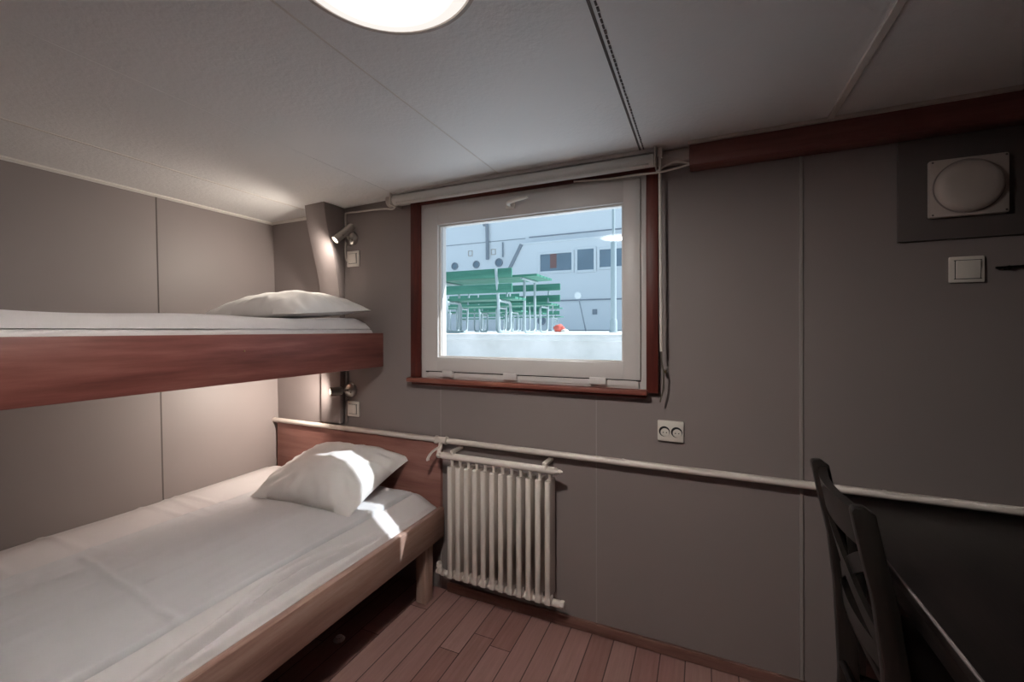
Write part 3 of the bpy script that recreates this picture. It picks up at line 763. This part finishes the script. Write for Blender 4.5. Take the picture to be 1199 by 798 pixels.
# ------------------------------------------------------------------ outside: quay, ship, furniture
QZ = -0.03
q = MB().box(-16, 26, 3.0, 24, -3.2, QZ - .02, 0.0).box(-16, 26, 2.97, 3.35, QZ - .05, QZ, .012)
struct(q.build('quay', M['quay'], origin=(0, 3.0, QZ)), 'white weathered quay wall and deck outside the window', 'quay')
struct(MB().box(-16, 26, 1.95, 3.0, -2.6, -2.3).build('water', M['water']), 'dark water between the ship cabin and the quay', 'water')

struct(MB().box(-16, 26, BY + 0.12, 2.93, -0.42, -0.32, .01).build('bounce_deck', M['hull']), 'unseen white deck added outside the window to bounce sunlight', 'deck')  # deck put in below the sightline to bounce sunlight onto the ceiling

sh = thing('ship', 'large white ship lying behind the quay', 'ship', (-4, 20, QZ))
SY = 20.0
MB().box(-22, 22, SY, SY + 3, -3, 14).build('hull', M['hull'], sh)
# deckhouse stands a little proud, with slanted left edge and two roof lines
F_, R_ = V((-math.sin(math.radians(24.07)), math.cos(math.radians(24.07)), 0)), V((math.cos(math.radians(24.07)), math.sin(math.radians(24.07)), 0))
def at(px, py, Y):
    d = F_ + R_ * ((px - 599.5) / 500) - V((0, 0, 1)) * ((py - 386) / 500); return d * (Y / d.y)
DY = SY - 0.5
a0 = at(594, 316, DY); a1 = at(611, 286, DY); a2 = at(730, 274, DY)
poly = [(a0.x, -0.02), (a0.x, a0.z), (a1.x, a1.z), (22, a1.z), (22, -0.02)]
MB().prism(poly, DY, SY, 'Y').build('deckhouse', M['hull'], sh)
MB().bar((a0.x - .05, DY - .03, a0.z - .3), (a1.x, DY - .03, a1.z), .16, .10, (1, 0, 0), .01).build('slanted_brace', M['hull_grey'], sh)
b1 = at(611, 279.5, DY)
MB().box(a1.x, 22, DY - .05, SY, a1.z - .02, a1.z + .06, .01).build('roof_edge', M['hull'], sh)
b1 = at(611, 279.5, SY)
MB().box(a1.x + .2, 22, SY - .04, SY, b1.z, b1.z + .06, .01).build('plate_seam', M['hull_grey'], sh)
l0 = at(650, 352, DY)
MB().box(-22, 22, DY - .05, SY, l0.z - .03, l0.z + .03, .01).build('rubbing_strake', M['hull_grey'], sh)
u0 = at(520, 288, SY)
MB().box(-22, a1.x, SY - .02, SY, u0.z - .015, u0.z + .015).build('plate_seam', M['hull_grey'], sh)
for i, (px0, px1, py0, py1) in enumerate(((633, 669.5, 295.5, 318), (676.5, 695.5, 291, 316.5), (702.5, 737, 290, 313), (744, 775, 287, 309))):
    A = at(px0, py1, DY); B = at(px1, py0, DY)
    f = MB(); ring(f, A.x - .12, B.x + .12, A.z - .12, B.z + .10, A.x, B.x, A.z, B.z, DY - .07, DY, .02)
    f = f.build('window', M['hull'], sh)
    MB().box(A.x - .01, B.x + .01, DY - .03, DY - .005, A.z - .01, B.z + .01).build('pane', M['ship_glass'], f)
    if i == 0:
        C0 = at(644.5, py1 - 1, DY); C1 = at(652, py0 + 1, DY)
        MB().box(C0.x, C1.x, DY - .036, DY - .031, C0.z + .12, C1.z).build('curtain', M['curtain_red'], f)
def porthole(px, py, r, Y):
    c = at(px, py, Y)
    f = MB().lathe([(r, 0), (r * 1.02, .05), (r * .92, .08), (r * .78, .07), (r * .76, .02)], c, (0, -1, 0), 28).build('porthole', M['hull_grey'], sh)
    MB().lathe([(r * .77, .01), (r * .77, .03), (0, .035)], c, (0, -1, 0), 28).build('pane', M['ship_glass'], f)
porthole(532.8, 311.5, .20, SY); porthole(558, 309.5, .20, SY); porthole(584.5, 307.3, .22, SY); porthole(634.3, 375.3, .21, DY)
p0, p1 = at(572, 304, SY), at(571.5, 266, SY)
MB().tube(smooth_path([p0 + V((0, -.12, 0)), p1 + V((0, -.12, 0)), p1 + V((-.08, -.12, .12)), p1 + V((-.2, -.10, .14))], 4), .085, 10).build('vent_pipe', M['hull_grey'], sh)
p0, p1 = at(589.5, 301, SY), at(589.5, 284, SY)
MB().tube([p0 + V((0, -.08, 0)), p1 + V((0, -.08, 0))], .04, 8).build('vent_pipe', M['hull_grey'], sh)
for px, py in ((551, 296.5), (578, 294.8)):
    c = at(px, py, SY); f = MB(); ring(f, c.x - .13, c.x + .13, c.z - .15, c.z + .15, c.x - .1, c.x + .1, c.z - .12, c.z + .12, SY - .03, SY, 0)
    f.build('hatch_frame', M['plastic_grey'], sh)
c = at(696.5, 365, DY); MB().box(c.x - .11, c.x + .11, DY - .04, DY, c.z - .12, c.z + .12, .01).build('vent_grille', M['hull_grey'], sh)

# lamp post
g = at(718.5, 385.5, 8.0)
lpst = thing('lamp_post', 'slim grey lamp post on the quay', 'lamp post', (g.x, 8.0, QZ - .02))
MB().tube([(g.x, 8, QZ - .02), (g.x, 8, 1.62)], .052, 16).build('lower_pole', M['galv'], lpst)
MB().tube([(g.x, 8, 1.60), (g.x, 8, 4.6)], .028, 12).build('upper_pole', M['galv'], lpst)
MB().lathe([(.085, 0), (.085, .02), (.068, .025), (.066, .22), (.054, .25)], (g.x, 8, QZ - .02), (0, 0, 1), 16).build('base', M['galv'], lpst)
MB().lathe([(.03, 0), (.16, .02), (.18, .06), (.10, .16), (0, .18)], (g.x, 8, 4.6), (0, 0, 1), 20).build('lantern', M['plastic'], lpst)

# benches and tables
def make_bench(L, frames, label):
    """backrest at y=0, seat towards +y, right end at x=0; base on the ground"""
    r = thing('bench', label, 'bench', (0, 0, 0), 'green benches and tables on the quay')
    zo = 0
    for zc in (.745, .56):
        MB().box(-L, 0, -.014 + .05 * (.8 - zc), .014 + .05 * (.8 - zc), zc - .055, zc + .055, .006).build('back_slat', M['green'], r)
    for k in range(3):
        y = .10 + k * .125
        MB().box(-L, 0, y, y + .105, .432, .460, .005).build('seat_slat', M['green'], r)
    for x in frames:
        p = [(x, -.03, .80), (x, .035, .42), (x, .06, .09)] + [(x, .06 + .07 - .07 * math.cos(a * PI / 12), .09 - .07 * math.sin(a * PI / 12)) for a in range(1, 7)]
        p += [(x, .33 + .07 * math.sin(a * PI / 12), .09 - .07 * math.cos(a * PI / 12)) for a in range(0, 7)]
        p += [(x, .40, .34)] + [(x, .40 - .06 + .06 * math.cos(a * PI / 12), .352 + .06 * math.sin(a * PI / 12)) for a in range(0, 7)] + [(x, .04, .412)]
        MB().tube(p, .018, 10).build('frame', M['galv'], r)
    r.location = V((0, 0, 0)); return r
def make_table(L, Wd, frames, label):
    """long edge near at y=0 to y=Wd, right end at x=0"""
    r = thing('picnic_table', label, 'table', (0, 0, 0), 'green benches and tables on the quay')
    n = 5; w = Wd / n
    for k in range(n):
        MB().box(-L, 0, k * w, k * w + w - .012, .738, .768, .005).build('top_slat', M['green'], r)
    for x in frames:
        c = MB()
        c.tube([(x, .02, .722), (x, Wd - .02, .722)], .016, 8)
        for ya, s in ((.12, 1), (Wd - .12, -1)):
            c.tube([(x, ya, .722), (x, ya, .10)] + [(x, ya + s * (.07 - .07 * math.cos(a * PI / 12)), .09 - .07 * math.sin(a * PI / 12)) for a in range(1, 7)] + [(x, Wd / 2, .02)], .018, 10)
        c.build('frame', M['galv'], r)
    return r
H_keep = H
H = 0.0     # these prototypes are built at the origin, then moved
bench = make_bench(1.9, (-.20, -.95, -1.70), 'near green bench with its slatted back to the window')
table = make_table(1.7, .62, (-.22, -1.45), 'green picnic table between the two nearest benches')
H = H_keep
def put(o, x, y, rz=0.0, sx=1):
    o.location = (x, y, QZ - .02 + H); o.rotation_euler = (0, 0, rz); return o
put(bench, -2.10, 4.70)
put(table, -1.93, 5.10)
def more(src, label, x, y, rz=0.0):
    c = copy_tree(src, None, label); put(c, x, y, rz); return c
more(bench, 'green bench facing the window on the far side of the nearest table', -4.0, 6.62, PI)
more(bench, 'green bench seen past the left end of the nearest set, second row', -3.45, 8.1)
more(table, 'green picnic table in the second row on the quay', -3.40, 8.6)
more(bench, 'far bench of the second row facing the window', -5.4, 10.1, PI)
more(bench, 'green bench at the back of the quay nearest the ship', -3.9, 12.2)
more(table, 'green picnic table at the back of the quay', -4.2, 12.9)
more(bench, 'furthest green bench at the left of the quay', -6.2, 13.2)
more(table, 'picnic table furthest left on the quay', -6.4, 14.0)

c = at(655, 385, 9.0)
bg = thing('bag', 'small red and white bag lying on the quay beside the bench', 'bag', (c.x, 9.0, QZ - .02))
def blob(cx, cy, cz, rx, ry, rz, seed):
    m = MB(); t = bmesh.new(); bmesh.ops.create_icosphere(t, subdivisions=3, radius=1)
    for v in t.verts:
        k = 1 + .25 * nz(v.co.x * 2 + seed, v.co.y * 2, v.co.z * 2); v.co = V((cx + v.co.x * rx * k, cy + v.co.y * ry * k, max(QZ - .02, cz + v.co.z * rz * k)))
    return m._merge(t)
blob(c.x, 9.0, QZ + .05, .13, .10, .10, 1).build('body', M['red'], bg)
blob(c.x + .13, 8.97, QZ + .0, .08, .07, .05, 4).build('flap', M['plastic'], bg)
c0, c1 = at(686, 384, 15.0), at(677, 346, 15.0)
pd = thing('signal_paddle', 'thin slanted pole with pale round top on the far quay', 'pole', (c0.x, 15.0, QZ - .02))
MB().tube([(c0.x, 15, QZ - .02), (c1.x, 15, c1.z)], .025, 8).build('pole', M['hull_grey'], pd)
MB().lathe([(.12, 0), (.13, .03), (.12, .06), (0, .07)], (c1.x, 15, c1.z), (0, -1, 0), 20).build('disc', M['hull'], pd)

# ------------------------------------------------------------------ sun, sky, camera
sun = bpy.data.lights.new('sun', 'SUN'); sun.energy = 9.0; sun.angle = math.radians(0.53); sun.color = (0.90, 0.95, 1.0)
so = bpy.data.objects.new('sun', sun); COL.objects.link(so); so.location = (8, 6, 12)
so.rotation_euler = V((-0.83, -0.403, -1.0)).to_track_quat('-Z', 'Y').to_euler()
wd = bpy.data.worlds.new('sky'); sc.world = wd; wd.use_nodes = True
bgn = wd.node_tree.nodes['Background']; bgn.inputs[0].default_value = (0.58, 0.78, 1.0, 1); bgn.inputs[1].default_value = 0.95

cam = bpy.data.cameras.new('camera'); co = bpy.data.objects.new('camera', cam); COL.objects.link(co)
cam.sensor_fit = 'HORIZONTAL'; cam.sensor_width = 36.0; cam.lens = 36.0 * 500.0 / 1199.0
cam.shift_y = -(399.0 - 386.0) / 1199.0; cam.clip_start = 0.02
co.location = (0, 0, H); co.rotation_euler = (PI / 2, math.radians(0.08), math.radians(24.07))
sc.camera = co
vs = sc.view_settings; vs.view_transform = 'Standard'; vs.look = 'None'; vs.gamma = 1.0; vs.use_curve_mapping = False; vs.exposure = 0.0
for o in COL.objects:
    if '_o' in o: del o['_o']
